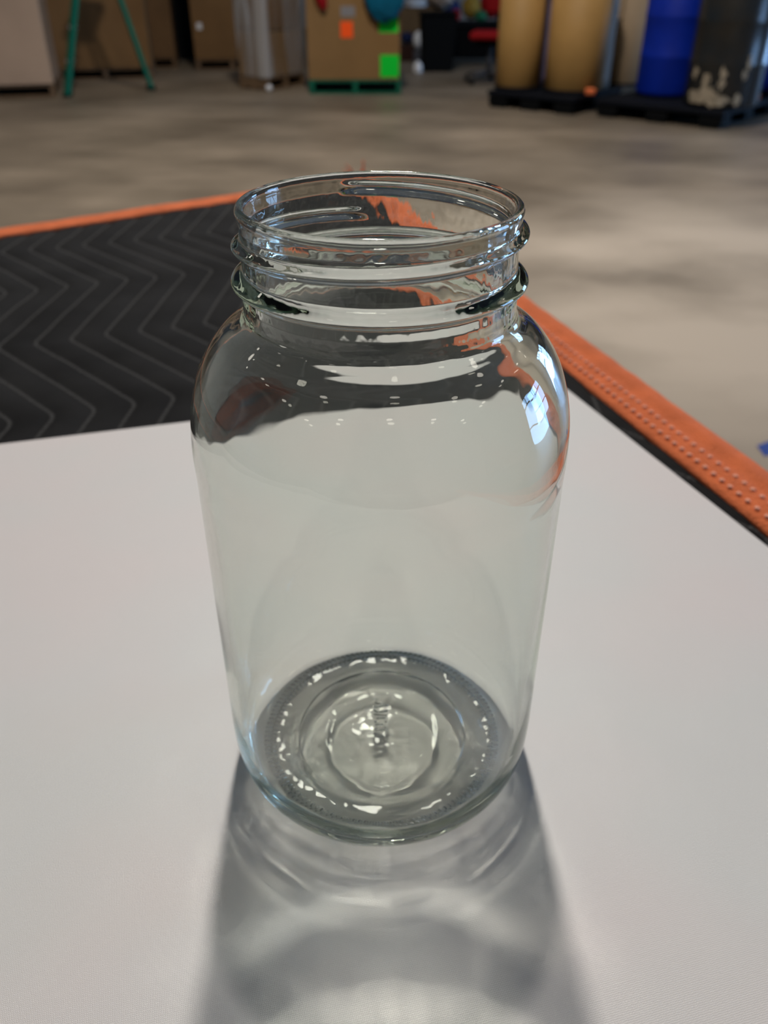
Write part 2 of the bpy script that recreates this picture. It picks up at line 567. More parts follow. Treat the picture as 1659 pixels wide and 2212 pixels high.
def quilt(x, y):
    wob = 0.006 * noise.noise(Vector((x * 4, y * 4, 0.3)))
    p = Vector((x, y))
    u = p.dot(AX); s = p.dot(BX) + wob
    t = ((u - U0) / PER) % 1.0
    tri = 1 - abs(2 * t - 1)
    # round the turning points
    e = 0.045
    if tri < e: tri = (tri * tri + e * e) / (2 * e)
    if tri > 1 - e: q = 1 - tri; tri = 1 - (q * q + e * e) / (2 * e)
    return u, (s - S0 + AMP * tri) / PITCH


NA, NB = 340, 460
bm = bmesh.new()
uvl = bm.loops.layers.uv.new('quilt')
grid = []
uvs = {}
for i in range(NA + 1):
    row = []
    for j in range(NB + 1):
        p = at(LEN_F * i / NA, LEN_R * j / NB, 0)
        u, w = quilt(p.x, p.y)
        d = abs(w - round(w))                    # 0 on a seam .. 0.5 between
        z = BZ + 0.0026 * (min(1, d / 0.32) ** 0.55 - 1) + 0.0008 * noise.noise(Vector((p.x * 22, p.y * 22, 1.7))) + 0.0010 * noise.noise(Vector((p.x * 6, p.y * 6, 4.7)))
        v = bm.verts.new((p.x, p.y, z))
        uvs[v] = (u, w)
        row.append(v)
    grid.append(row)
for i in range(NA):
    for j in range(NB):
        f = bm.faces.new((grid[i][j], grid[i + 1][j], grid[i + 1][j + 1], grid[i][j + 1]))
        f.smooth = True
# rim and underside
for ring in ([grid[i][0] for i in range(NA + 1)], [grid[i][NB] for i in range(NA + 1)], grid[0], grid[NA]):
    lows = [bm.verts.new((v.co.x, v.co.y, -0.0150)) for v in ring]
    for v, l_ in zip(ring, lows): uvs[l_] = (uvs[v][0], round(uvs[v][1]) + 0.5)
    for k in range(len(ring) - 1):
        bm.faces.new((ring[k], ring[k + 1], lows[k + 1], lows[k]))
b4 = [bm.verts.new(at(a, b_, -0.0150)) for a, b_ in ((0, 0), (LEN_F, 0), (LEN_F, LEN_R), (0, LEN_R))]
for v in b4: uvs[v] = (0, 0.5)
bm.faces.new(b4)
for f in bm.faces:
    for l_ in f.loops: l_[uvl].uv = uvs[l_.vert]
me = bpy.data.meshes.new('moving_blanket')
bm.to_mesh(me); bm.free()
me.materials.append(M['blanket'])
blanket = bpy.data.objects.new('moving_blanket', me)
COL.objects.link(blanket)
tag(blanket, 'black quilted moving blanket with zigzag seams and orange border under the white board', 'blanket')


def binding(corner, d, n, length, w, name, ns=260):
    """a padded strip of cloth folded over the blanket's edge; d along, n outwards"""
    bm = bmesh.new()
    prof = [(-w, -0.0016), (-w, 0.0012), (-w * .93, 0.0022), (-w * .78, 0.0030), (-w * .62, 0.0031), (-w * .50, 0.0026), (-w * .42, 0.0016), (-w * .33, 0.0027),
            (-w * .22, 0.0030), (-w * .10, 0.0020), (-w * .03, 0.0004), (0.001, -0.002), (0.002, -0.005), (0.001, -0.0085), (-0.004, -0.0100)]
    rows = []
    for k in range(ns + 1):
        s = length * k / ns
        row = []
        for q, (a, z) in enumerate(prof):
            wv = 0.0018 * noise.noise(Vector((s * 9, 2.2, n.x))) + 0.0008 * noise.noise(Vector((s * 35, 5.2, n.y)))
            zz = BZ + z + 0.0007 * noise.noise(Vector((s * 50, a * 120, n.x)))
            aa = a + wv
            p = corner + d * s + n * aa
            row.append(bm.verts.new((p.x, p.y, zz)))
        rows.append(row)
    for r0, r1 in zip(rows[:-1], rows[1:]):
        for q in range(len(prof) - 1):
            bm.faces.new((r0[q], r0[q + 1], r1[q + 1], r1[q]))
    return link(name, bm, M['orange'], blanket, smooth=True)


bR = binding(KC + NR * 0.012, RD, NR, LEN_R, 0.050, 'border')
bF = binding(KC + NF * 0.012 - LDv * 0.012, LDv, NF, LEN_F, 0.040, 'border')
for o in (bR, bF): tag(o, 'orange cloth border folded over the edge')
for base, d, n, ln, w in ((KC + NR * 0.012, RD, NR, 1.3, 0.050),):
    for rr in (0.83, 0.60):
        bm = bmesh.new()
        s = 0.02
        k = 0
        while s < ln:
            a = -w * rr
            p = base + d * s + n * (a + 0.0012 * noise.noise(Vector((s * 9, 2.2, n.x))))
            rot = Matrix.Rotation(math.atan2(d.y, d.x), 3, 'Z')
            r = bmesh.ops.create_icosphere(bm, subdivisions=1, radius=1)
            for v in r['verts']:
                q = rot @ Vector((v.co.x * 0.0021, v.co.y * 0.0019, v.co.z * 0.0012))
                v.co = Vector((p.x + q.x, p.y + q.y, BZ + 0.0036 + q.z))
            s += 0.0088 + random.uniform(-.0005, .0005)
        tag(link('stitching', bm, M['stitch'], blanket, smooth=True), 'pale thread stitches along the orange border', kind='stuff')
# loose thread tuft at the far corner
bm = bmesh.new()
for k in range(7):
    a0 = Vector((KC.x + random.uniform(-.012, .012), KC.y + random.uniform(-.01, .01), BZ + .002))
    dirn = Vector((random.uniform(-1, 1) * .012, random.uniform(-.5, .5) * .01, random.uniform(.012, .028)))
    tube(bm, [a0, a0 + dirn * .5 + Vector((.002, 0, 0)), a0 + dirn], [.0016, .0013, .0006], 5)
tag(link('loose_threads', bm, M['orange'], blanket, smooth=True), 'frayed orange threads at the corner')

# ------------------------------------------------------------------ white board
BC = Vector((0.134, 0.605))
BL = Vector((-0.9648, -0.2630)); BR = Vector((0.340, -0.9405))
cs = [BC, BC + BL * 0.95, BC + BL * 0.95 + BR * 0.80, BC + BR * 0.80]
bm = bmesh.new()
lo = [bm.verts.new((c.x, c.y, -0.0045)) for c in cs]
hi = [bm.verts.new((c.x, c.y, 0.0)) for c in cs]
bm.faces.new(lo); bm.faces.new(hi)
for k in range(4): bm.faces.new((lo[k], lo[(k + 1) % 4], hi[(k + 1) % 4], hi[k]))
bmesh.ops.bevel(bm, geom=list(bm.edges), offset=0.0008, segments=2, affect='EDGES')
board = link('white_board', bm, M['board'])
tag(board, 'flat white board with a fine woven texture lying on the black blanket', 'board')

# ------------------------------------------------------------------ glass jar
NSEG = 640


def dense(pts, step):
    out = [pts[0]]
    for a, b_ in zip(pts[:-1], pts[1:]):
        d = math.hypot(b_[0] - a[0], b_[1] - a[1])
        n = max(1, int(round(d / step)))
        for k in range(1, n + 1):
            out.append((a[0] + (b_[0] - a[0]) * k / n, a[1] + (b_[1] - a[1]) * k / n))
    return out


def catmull(pts, per=6):
    out = []
    P_ = [pts[0]] + pts + [pts[-1]]
    for i in range(1, len(P_) - 2):
        p0, p1, p2, p3 = P_[i - 1], P_[i], P_[i + 1], P_[i + 2]
        for k in range(per):
            t = k / per
            f = lambda a, b_, c, d: 0.5 * (2 * b_ + (c - a) * t + (2 * a - 5 * b_ + 4 * c - d) * t * t + (3 * b_ - a - 3 * c + d) * t ** 3)
            out.append((f(p0[0], p1[0], p2[0], p3[0]), f(p0[1], p1[1], p2[1], p3[1])))
    out.append(pts[-1])
    return out


HJ = 0.218
# outer profile from the centre of the base up to the rim, then the inner one down again
base_out = catmull([(0.0, 0.0042), (0.012, 0.0040), (0.024, 0.0034), (0.0325, 0.0026), (0.0345, 0.0016), (0.0400, 0.0010), (0.0455, 0.0004),
                    (0.0475, 0.0), (0.0500, 0.0002), (0.0530, 0.0018), (0.0560, 0.0052), (0.0582, 0.0105), (0.0594, 0.0180), (0.0598, 0.0270)], 6)
body_out = dense([(0.0598, 0.0270), (0.0601, 0.135)], 0.004)
should_out = catmull([(0.0601, 0.135), (0.0603, 0.147), (0.0592, 0.158), (0.0565, 0.1680), (0.0530, 0.1750), (0.0485, 0.1805), (0.0435, 0.1842),
                      (0.0410, 0.1862), (0.0403, 0.1885), (0.0402, 0.1920)], 7)
neck_out = dense([(0.0402, 0.1920), (0.0397, 0.1945), (0.0395, 0.2120), (0.0400, 0.2148)], 0.00035)
rim = catmull([(0.0400, 0.2148), (0.0403, 0.2163), (0.0399, 0.2175), (0.0390, 0.2180), (0.0380, 0.2174), (0.0375, 0.2160), (0.0373, 0.2130)], 4)
inner = catmull([(0.0373, 0.2130), (0.0372, 0.2040), (0.0371, 0.1944), (0.0372, 0.1888), (0.0381, 0.1847), (0.04165, 0.1811), (0.0466, 0.1775), (0.0510, 0.1718),
                 (0.0545, 0.1645), (0.0569, 0.1560), (0.0577, 0.147), (0.0576, 0.135), (0.0575, 0.10), (0.0573, 0.06), (0.0571, 0.030), (0.0562, 0.0180), (0.0540, 0.0118),
                 (0.0500, 0.0082), (0.0450, 0.0066), (0.0385, 0.0061), (0.0352, 0.0066), (0.0325, 0.0078), (0.0240, 0.0086), (0.012, 0.0092), (0.0, 0.0094)], 9)
prof = []
inner = [q for q in inner if q[1] > 0.02 or q[0] > 0.0125] + dense([(0.0122, 0.00918), (0.0, 0.0094)], 0.00028)
for part in (base_out, body_out, should_out, neck_out, rim, inner):
    for q in part:
        if not prof or math.hypot(q[0] - prof[-1][0], q[1] - prof[-1][1]) > 1e-6:
            prof.append(q)
N_OUT = None
for i, q in enumerate(prof):
    if q[1] >= 0.2179: N_OUT = i; break


def ridge(d, w):                                  # rounded ridge cross-section
    q = abs(d) / w
    return math.cos(q * PI / 2) ** 1.25 if q < 1 else 0.0


def smooth01(t):
    t = max(0.0, min(1.0, t)); return t * t * (3 - 2 * t)


# raised mark strokes on the base (illegible moulded characters), in metres around the base centre
STROKES = [((-.002, .0085), (.003, .0072)), ((-.002, .0062), (.0028, .0072)), ((-.0024, .0045), (-.001, .0032)), ((-.001, .0032), (.003, .0040)),
           ((-.0024, .0022), (.0026, .0014)), ((-.002, .0), (.0026, .0002)), ((.0026, .0002), (.0026, -.0020)), ((-.002, .0), (-.002, -.0018)),
           ((-.0016, -.0034), (.0022, -.0030)), ((.0022, -.0030), (.0022, -.0050)), ((-.002, -.0064), (.0018, -.0060))]


def segd(px, py, a, b_):
    vx, vy = b_[0] - a[0], b_[1] - a[1]
    t = max(0, min(1, ((px - a[0]) * vx + (py - a[1]) * vy) / (vx * vx + vy * vy)))
    return math.hypot(px - a[0] - t * vx, py - a[1] - t * vy)


bm = bmesh.new()
rings = []
for i, (r, z) in enumerate(prof):
    if r < 1e-6:
        rings.append([bm.verts.new((0, 0, z))]); continue
    ring = []
    outer = i <= N_OUT
    for k in range(NSEG):
        th = 2 * PI * k / NSEG
        rr, zz = r, z
        c, s = math.cos(th), math.sin(th)
        if outer:
            if 0.186 < z < 0.2155:
                # transfer bead, complete ring
                rr += 0.0034 * ridge(z - 0.1972, 0.0021 if z < 0.1972 else 0.0036)
                # thread: one turn and a bit, starting at the back and going down clockwise past the right side
                for turn in (0, 1):
                    a = (111 - math.degrees(th)) % 360 + 360 * turn   # degrees travelled from the start
                    a -= 0
                    if 0 <= a <= 377:
                        zc = 0.2132 - 0.0078 * a / 360
                        fade = smooth01(a / 14) * smooth01((377 - a) / 14)
                        rr += 0.0026 * fade * ridge(z - zc, 0.0021)
            if z < 0.012 and 0.0445 < r < 0.0505:
                # knurling: two staggered rows of small moulded bumps round the base
                row = 0 if r < 0.0473 else 1
                cc = 0.0460 if row == 0 else 0.0488
                ph = (k * 128 / NSEG + 0.5 * row)
                zz += 0.0013 * (0.5 - 0.5 * math.cos(2 * PI * ph)) ** 0.7 * ridge(r - cc, 0.0016)
            if z > 0.02 and z < 0.19 and r > 0.04:
                rr += 0.00006 * noise.noise(Vector((c * 3.0, s * 3.0, z * 14)))
        else:
            if z > 0.186:
                rr += 0.00010 * noise.noise(Vector((c * 3.5, s * 3.5, z * 45))) + 0.00006 * noise.noise(Vector((c * 16, s * 16, z * 260))) + 0.000018 * noise.noise(Vector((c * 60, s * 60, z * 900)))
            elif z > 0.02:
                up = smooth01((z - 0.12) / 0.05)
                rr += (0.00018 + 0.00012 * up) * noise.noise(Vector((c * 2.2, s * 2.2, z * 18 + 9))) + 0.00006 * up * noise.noise(Vector((c * 9, s * 9, z * 90)))
            else:
                x, y = r * c, r * s
                zz += 0.00032 * noise.noise(Vector((x * 60, y * 60, 3))) + 0.00008 * noise.noise(Vector((x * 260, y * 260, 7)))
                # irregular moulding ring
                rc = 0.0235 + 0.0016 * noise.noise(Vector((c * 1.6, s * 1.6, 12)))
                zz += 0.0005 * smooth01((rc - r) / 0.0022) - 0.0003 * ridge(r - 0.0335, 0.002)
                if r < 0.013:
                    d = min(segd(x, y - 0.002, a_, b2) for a_, b2 in STROKES)
                    zz += 0.00075 * smooth01(1 - d / 0.0008)
        ring.append(bm.verts.new((rr * c, rr * s, zz)))
    rings.append(ring)
for a, b_ in zip(rings[:-1], rings[1:]):
    for k in range(NSEG):
        k2 = (k + 1) % NSEG
        if len(a) == 1: bm.faces.new((a[0], b_[k], b_[k2]))
        elif len(b_) == 1: bm.faces.new((a[k], b_[0], a[k2]))
        else: bm.faces.new((a[k], b_[k], b_[k2], a[k2]))
bmesh.ops.recalc_face_normals(bm, faces=bm.faces)
jar = link('glass_jar', bm, M['glass'], None, smooth=True, loc=(JAR.x, JAR.y, 0.0002))
tag(jar, 'empty clear glass jar with a wide threaded mouth standing on the white board', 'jar')

# ------------------------------------------------------------------ background: floor level things
def pallet(loc, rz, w, d, label, group=None, m='wood', h=0.12, name='pallet'):
    e = empty(name, loc, rz, label, 'pallet', group)
    nb = 7
    bw = d / nb * 0.80
    for k in range(nb):
        bm = bmesh.new(); box(bm, (0, -d / 2 + d * (k + .5) / nb, h - 0.011), (w, bw, 0.02), bevel=0.002)
        link('deck_board', bm, M[m], e)
    for sx in (-1, 0, 1):
        bm = bmesh.new(); box(bm, (sx * (w / 2 - 0.025), 0, h / 2 + 0.0), (0.05, d * .98, h - 0.042), bevel=0.002)
        link('stringer', bm, M[m], e)
    for sy in (-1, 0, 1):
        bm = bmesh.new(); box(bm, (0, sy * (d / 2 - 0.05), 0.0105), (w, 0.09, 0.019), bevel=0.002)
        link('bottom_board', bm, M[m], e)
    return e


def carton(loc, rz, w, d, h, m, label, group=None, name='cardboard_box', extra=None):
    e = empty(name, loc, rz, label, 'box', group)
    bm = bmesh.new(); box(bm, (0, 0, h / 2), (w, d, h), bevel=0.006, seg=2)
    link('carton', bm, M[m], e)
    bm = bmesh.new()
    box(bm, (0, -d / 4 - .001, h + 0.004), (w * .99, d / 2 - .006, 0.006), bevel=0.001)
    link('flap', bm, M[m], e)
    bm = bmesh.new()
    box(bm, (0, d / 4 + .001, h + 0.004), (w * .99, d / 2 - .006, 0.006), bevel=0.001)
    link('flap', bm, M[m], e)
    return e


def sticker(e, x, z, w, h, yf, m, label, name='sticker', round_=False):
    bm = bmesh.new()
    box(bm, (x, yf - 0.0015, z), (w, 0.002, h), bevel=0.0006)
    tag(link(name, bm, M[m], e), label)


PH = 0.12
ZP = FLOOR + PH + 0.001
# cartons along the left, each on a wooden pallet
pallet((-4.15, 9.54, FLOOR), R(15), 1.5, 1.0, 'wooden pallet under the pale carton at the far left', 'wooden pallets under cartons')
carton((-4.15, 9.54, ZP), R(15), 1.5, 1.0, 1.25, 'card_g', 'large pale brown carton at the far left, partly cut by the picture edge')
pallet((-3.30, 11.18, FLOOR), R(12), 1.06, .9, 'wooden pallet under the brown carton seen between the ladder rails', 'wooden pallets under cartons')
carton((-3.30, 11.18, ZP), R(12), 1.06, .9, 1.5, 'card', 'large brown carton seen between the green ladder rails')
pallet((-3.03, 12.42, FLOOR), R(10), 0.60, .9, 'wooden pallet under the narrow brown carton right of the ladder', 'wooden pallets under cartons')
carton((-3.03, 12.42, ZP), R(10), 0.60, .9, 1.5, 'card_d', 'narrow dark brown carton just right of the ladder, beside the black gap')
pallet((-1.95, 12.26, FLOOR), R(5), 0.9, .9, 'wooden pallet under the brown carton with a white dot label', 'wooden pallets under cartons')
e = carton((-1.95, 12.26, ZP), R(5), 0.90, .9, 1.6, 'card', 'brown carton with a small white label beside the film wrapped load')
sticker(e, -0.36, 0.36, 0.06, 0.07, -0.45, 'white', 'small white label')
# black sheet added to stand in for the shade in the gap
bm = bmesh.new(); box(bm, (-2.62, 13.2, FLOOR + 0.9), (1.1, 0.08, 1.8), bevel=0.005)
tag(link('dark_gap_panel', bm, M['black']), 'tall black sheet standing in for the shaded gap between two brown cartons', 'panel')

# film wrapped pallet load, corner towards the viewer
wl = empty('wrapped_load', (-1.21, 10.13, ZP), R(57), 'film wrapped stack of brown cartons beside the carton with stickers', 'pallet load')
pallet((-1.21, 10.13, FLOOR), R(57), 0.65, 0.40, 'wooden pallet under the film wrapped stack of cartons', 'wooden pallets under cartons')
for k in range(3):
    bm = bmesh.new(); box(bm, (0, 0, 0.21 + 0.42 * k), (0.63, 0.38, 0.41), bevel=0.008, seg=2)
    link('carton', bm, M['card_b'] if k != 1 else M['card'], wl)
bm = bmesh.new()
nn = 96
rows = []
for j in range(26):
    z = 0.004 + 1.28 * j / 25
    row = []
    for k in range(nn):
        th = 2 * PI * k / nn
        c, s = math.cos(th), math.sin(th)
        q = 1 / max(abs(c) / 0.318, abs(s) / 0.194)
        q += 0.012 + 0.009 * noise.noise(Vector((c * 6, s * 6, z * 1.2))) + 0.004 * noise.noise(Vector((c * 20, s * 20, z * 2)))
        row.append(bm.verts.new((q * c, q * s, z)))
    rows.append(row)
for a, b_ in zip(rows[:-1], rows[1:]):
    for k in range(nn): bm.faces.new((a[k], a[(k + 1) % nn], b_[(k + 1) % nn], b_[k]))
tag(link('stretch_film', bm, M['film'], wl, smooth=True), 'wrinkled clear stretch film')
# loose film tail hanging down
bm = bmesh.new()
pts = [(0.20, -0.23, 1.2), (0.22, -0.235, 0.9), (0.22, -0.23, 0.6), (0.25, -0.235, 0.3), (0.30, -0.24, 0.02), (0.34, -0.26, -0.100)]
pr = None
for x, y, z in pts:
    a = bm.verts.new((x - .035, y - .01, z)); b_ = bm.verts.new((x + .03, y + .006, z)); c_ = bm.verts.new((x, y - .03, z))
    if pr:
        bm.faces.new((pr[0], pr[2], c_, a)); bm.faces.new((pr[2], pr[1], b_, c_))
    pr = (a, b_, c_)
tag(link('film_tail', bm, M['film'], wl, smooth=True), 'loose hanging tail of film')
bm = bmesh.new(); blob(bm, (-.36, -.24, -0.085), (.04, .03, .03), 3)
tag(link('film_knot', bm, M['white'], wl, smooth=True), 'crumpled white film at the foot')
bm = bmesh.new()
prv = None
for j in range(15):
    z = 1.26 * j / 14
    o_ = 0.008 * noise.noise(Vector((z * 3, 1, 2)))
    ring = [bm.verts.new(v) for v in ((-.352 + o_, -.10, z), (-.350 + o_, -.19 + o_, z), (-.338, -.212 - o_, z), (-.315, -.222 + o_, z), (-.27 + o_, -.216, z))]
    if prv:
        for q in range(4): bm.faces.new((prv[q], prv[q + 1], ring[q + 1], ring[q]))
    prv = ring
tag(link('film_fold', bm, M['filmfold'], wl, smooth=True), 'whitish bunched fold of film at the corner')

# carton with stickers on green pallet
pallet((-0.295, 9.95, FLOOR), R(0), 0.94, 0.95, 'green painted pallet under the carton with stickers', None, 'green_wood', 0.13)
e = carton((-0.305, 9.96, FLOOR + 0.131), R(0), 0.93, 0.93, 0.92, 'card_b', 'brown carton bearing orange and green stickers on the green pallet')
fy = -0.465
sticker(e, -0.065, 0.444, 0.12, 0.14, fy, 'orange_st', 'orange sticker')
sticker(e, 0.362, 0.125, 0.19, 0.20, fy, 'green_st', 'bright green square sticker')
sticker(e, 0.350, 0.485, 0.19, 0.13, fy, 'green_st', 'green sticker under the teal cloth')
sticker(e, -0.05, 0.60, 0.14, 0.09, fy, 'greypaper', 'pale grey shipping label')
# cloth things hanging over the carton's front
bm = bmesh.new()
vv = blob(bm, (0, 0, 0), (0.20, 0.055, 0.26), 5, 0.16, 2.2)
blob(bm, (0.03, 0.10, 0.215), (0.17, 0.14, 0.05), 8, 0.2, 2.2)
o = link('teal_jacket', bm, M['teal'], None, smooth=True, loc=(0.0, 9.425, 0.055))
tag(o, 'teal cloth bundle hanging over the front of the carton with stickers', 'cloth')
bm = bmesh.new()
blob(bm, (0, 0, 0), (0.055, 0.03, 0.13), 11, 0.15, 2)
blob(bm, (-0.02, 0.03, 0.250), (0.09, 0.07, 0.030), 12, 0.15, 2)
blob(bm, (-0.01, 0.0, 0.15), (0.05, 0.025, 0.12), 13, 0.15, 2)
o = link('red_strap', bm, M['red'], None, smooth=True, loc=(-0.615, 9.455, 0.02))
o.rotation_euler = (0, R(-14), 0)
tag(o, 'red cloth strap hanging over the left of the carton with stickers', 'strap')

# far tan carton with white tub on top, and odds beside it
pallet((0.53, 17.3, FLOOR), 0, 1.2, 1.0, 'wooden pallet under the distant tan carton', 'wooden pallets under cartons')
carton((0.53, 17.3, ZP), 0, 1.0, 0.95, 0.36, 'card', 'distant tan carton behind the teal cloth, with a white tub on top')
bm = bmesh.new()
lathe(bm, [(0, 0), (0.21, 0), (0.22, 0.01), (0.235, 0.085), (0.25, 0.09), (0.25, 0.115), (0.24, 0.12), (0, 0.122)], 32)
tag(link('plastic_tub', bm, M['brightwhite'], None, smooth=True, loc=(0.53, 17.1, ZP + 0.368)), 'shallow white lidded tub on the distant tan carton', 'tub')
bm = bmesh.new(); box(bm, (0, 0, .095), (.24, .28, .19), bevel=.02, seg=2)
tag(link('crate', bm, M['brown'], None, loc=(0.32, 13.1, FLOOR)), 'small dark brown crate on the floor behind the stickered carton', 'crate')
bm = bmesh.new(); blob(bm, (0, 0, .075), (.09, .10, .065), 4)
tag(link('navy_bag', bm, M['navy'], None, smooth=True, loc=(0.32, 13.1, FLOOR + .195)), 'navy bag resting on the small dark brown crate', 'bag')
bm = bmesh.new()
lathe(bm, [(0, 0), (.05, 0), (.055, .008), (.055, .075), (.04, .10), (.02, .11), (.02, .125), (0, .126)], 24)
tag(link('white_jug', bm, M['white'], None, smooth=True, loc=(0.415, 11.55, FLOOR)), 'pale round jug on the floor beside the tall black bin', 'jug')
bm = bmesh.new(); box(bm, (0, 0, .08), (.15, .15, .16), bevel=.02, seg=2)
tag(link('grey_canister', bm, M['greyplast'], None, loc=(0.47, 12.75, FLOOR)), 'grey canister behind the pale jug', 'canister')
bm = bmesh.new(); blob(bm, (0, 0, .115), (.08, .07, .10), 14)
tag(link('white_bundle', bm, M['white'], None, smooth=True, loc=(0.47, 12.75, FLOOR + .16)), 'white bundle resting on the grey canister', 'bundle')

# tall black bin
e = empty('waste_bin', (0.66, 11.75, FLOOR), R(3), 'tall black waste bin with a grey bag on top', 'bin')
bm = bmesh.new()
r = bmesh.ops.create_cube(bm, size=1)
for v in r['verts']:
    w = .36 if v.co.z < 0 else .43
    v.co = Vector((v.co.x * w, v.co.y * w, (v.co.z + .5) * .61))
bmesh.ops.bevel(bm, geom=list(bm.edges), offset=.02, segments=2, affect='EDGES')
link('bin_body', bm, M['black'], e)
bm = bmesh.new(); box(bm, (0, 0, .62), (.46, .46, .03), bevel=.008); link('rim', bm, M['black'], e)
bm = bmesh.new(); blob(bm, (0, 0, .10), (.17, .17, .13), 21, .2)
tag(link('grey_bag', bm, M['greycloth'], None, smooth=True, loc=(0.68, 11.75, FLOOR + .69)), 'pale grey bag lying on top of the tall black bin', 'bag')

# black cart with coloured bundles
e = empty('storage_cart', (1.17, 12.75, FLOOR), 0, 'black storage cart piled with coloured bundles, behind the red chair', 'cart')
bm = bmesh.new(); box(bm, (0, 0, .25), (.78, .55, .36), bevel=.015); link('cart_body', bm, M['blackfab'], e)
bm = bmesh.new(); box(bm, (0, 0, .46), (.82, .60, .05), bevel=.01); link('tray', bm, M['black'], e)
for sx in (-1, 1):
    for sy in (-1, 1):
        bm = bmesh.new(); lathe(bm, [(0, -.015), (.035, -.015), (.035, .015), (0, .015)], 14)
        for v in bm.verts: v.co = Vector((v.co.z, v.co.x, v.co.y + .035))
        link('wheel', bm, M['greyplast'], e, loc=(sx * .33, sy * .22, 0))
        bm = bmesh.new(); box(bm, (sx * .33, sy * .22, .062), (.03, .03, .06)); link('fork', bm, M['greyplast'], e)
for c, s, m, lab in (((-.27, -.1, .11), (.11, .13, .12), 'navy', 'navy blue cloth bundle at the left of the black cart'),
                  ((-.23, -.285, .06), (.06, .045, .065), 'red', 'small red cloth bundle at the front of the black cart'),
                  ((-.03, -.1, .13), (.12, .12, .13), 'mustard', 'mustard yellow bundle in the middle of the black cart'),
                  ((.22, -.05, .16), (.14, .14, .16), 'red', 'large red bundle at the right of the black cart'),
                  ((.08, -.26, .05), (.08, .05, .06), 'green_cloth', 'dark green cloth bundle low on the front of the black cart')):
    bm = bmesh.new(); blob(bm, (0, 0, 0), s, int(c[0] * 100), .15)
    tag(link('cloth_bundle', bm, M[m], None, smooth=True, loc=(1.17 + c[0] * 1.05, 12.75 + c[1], FLOOR + .50 + c[2] * 1.12)), lab, 'bundle', 'bundles piled on the black cart')

# red office chair
e = empty('office_chair', (1.17, 10.45, FLOOR), R(-12), 'red office chair on castors beside the black cart, partly behind a drum', 'chair')
bm = bmesh.new(); vv = box(bm, (0, 0, .47), (.42, .44, .08), bevel=.035, seg=3); link('seat', bm, M['red'], e, smooth=True)
bm = bmesh.new(); box(bm, (.04, .23, .87), (.26, .07, .40), bevel=.03, seg=3, rot=None); link('backrest', bm, M['red'], e, smooth=True)
bm = bmesh.new(); box(bm, (0, .02, .405), (.30, .30, .05), bevel=.01); link('seat_plate', bm, M['black'], e)
bm = bmesh.new(); tube(bm, [(.04, .18, .40), (.04, .29, .45), (.04, .285, .80)], .02, 8); link('back_support', bm, M['black'], e, smooth=True)
bm = bmesh.new(); tube(bm, [(0, 0, .10), (0, 0, .40)], .028, 12); link('gas_column', bm, M['greyplast'], e, smooth=True)
for k in range(5):
    a = 2 * PI * k / 5 + .3
    bm = bmesh.new(); tube(bm, [(0, 0, .11), (.15 * math.cos(a), .15 * math.sin(a), .10), (.27 * math.cos(a), .27 * math.sin(a), .075)], [.028, .022, .016], 8)
    leg = link('leg', bm, M['greyplast'], e, smooth=True)
    bm = bmesh.new(); lathe(bm, [(0, -.018), (.027, -.018), (.028, .018), (0, .018)], 14)
    for v in bm.verts: v.co = Vector((v.co.z, v.co.x, v.co.y))
    link('castor', bm, M['black'], leg, loc=(.27 * math.cos(a), .27 * math.sin(a), .030), rz=a)


# black plastic pallets with feet
def plastic_pallet(loc, rz, w, d, label):
    e = empty('plastic_pallet', loc, rz, label, 'pallet')
    bm = bmesh.new(); box(bm, (0, 0, .118), (w, d, .044), bevel=.010, seg=2); link('deck', bm, M['black_rim'], e)
    for sx in (-1, 0, 1):
        for sy in (-1, 0, 1):
            bm = bmesh.new(); box(bm, (sx * (w / 2 - .11), sy * (d / 2 - .11), .058), (.20, .20, .076), bevel=.012)
            link('foot', bm, M['black'], e)
    for sx in (-1, 0, 1):
        bm = bmesh.new(); box(bm, (sx * (w / 2 - .11), 0, .010), (.16, d * .98, .020), bevel=.004)
        link('runner', bm, M['black'], e)
    return e


plastic_pallet((1.623, 8.721, FLOOR), R(-38), .90, 1.0, 'black plastic pallet under the two tan fibre drums')
plastic_pallet((3.90, 8.75, FLOOR), R(-41), .8, .8, 'black plastic pallet under the blue drum at the right picture edge')
plastic_pallet((2.675, 8.10, FLOOR), R(-41), 1.15, 1.20, 'black plastic pallet under the blue and dark drums')
PZ = FLOOR + 0.141


def fibre_drum(x, y, r, h, m, label, film=False):
    e = empty('fibre_drum', (x, y, PZ), 0, label, 'drum')
    bm = bmesh.new(); lathe(bm, [(0, .004), (r - .01, .004), (r, .012), (r, h - .02), (0, h - .02)], 48); link('drum_body', bm, M[m], e, smooth=False)
    for p in e.children:
        for q in p.data.polygons: q.use_smooth = abs(q.normal.z) < .5
    bm = bmesh.new(); lathe(bm, [(r + .001, 0.002), (r + .006, .006), (r + .006, .026), (r + .001, .03)], 48, closed=True); link('bottom_ring', bm, M['black_rim'], e, smooth=True)
    bm = bmesh.new(); lathe(bm, [(0, h + .01), (r - .02, h + .01), (r + .006, h + .004), (r + .006, h - .03), (r + .001, h - .03), (r + .001, h - .02)], 48); link('lid', bm, M['metal'], e, smooth=True)
    return e


fibre_drum(1.25, 8.72, .205, .95, 'fibre', 'tan fibre drum at the left of the drum row, nearest the red chair')
fibre_drum(1.737, 8.52, .262, .95, 'fibre', 'wider tan fibre drum, second from the left in the drum row')
fibre_drum(2.33, 9.05, .22, .95, 'fibre_pale', 'pale tan fibre drum behind, between the wider tan drum and the blue drum')
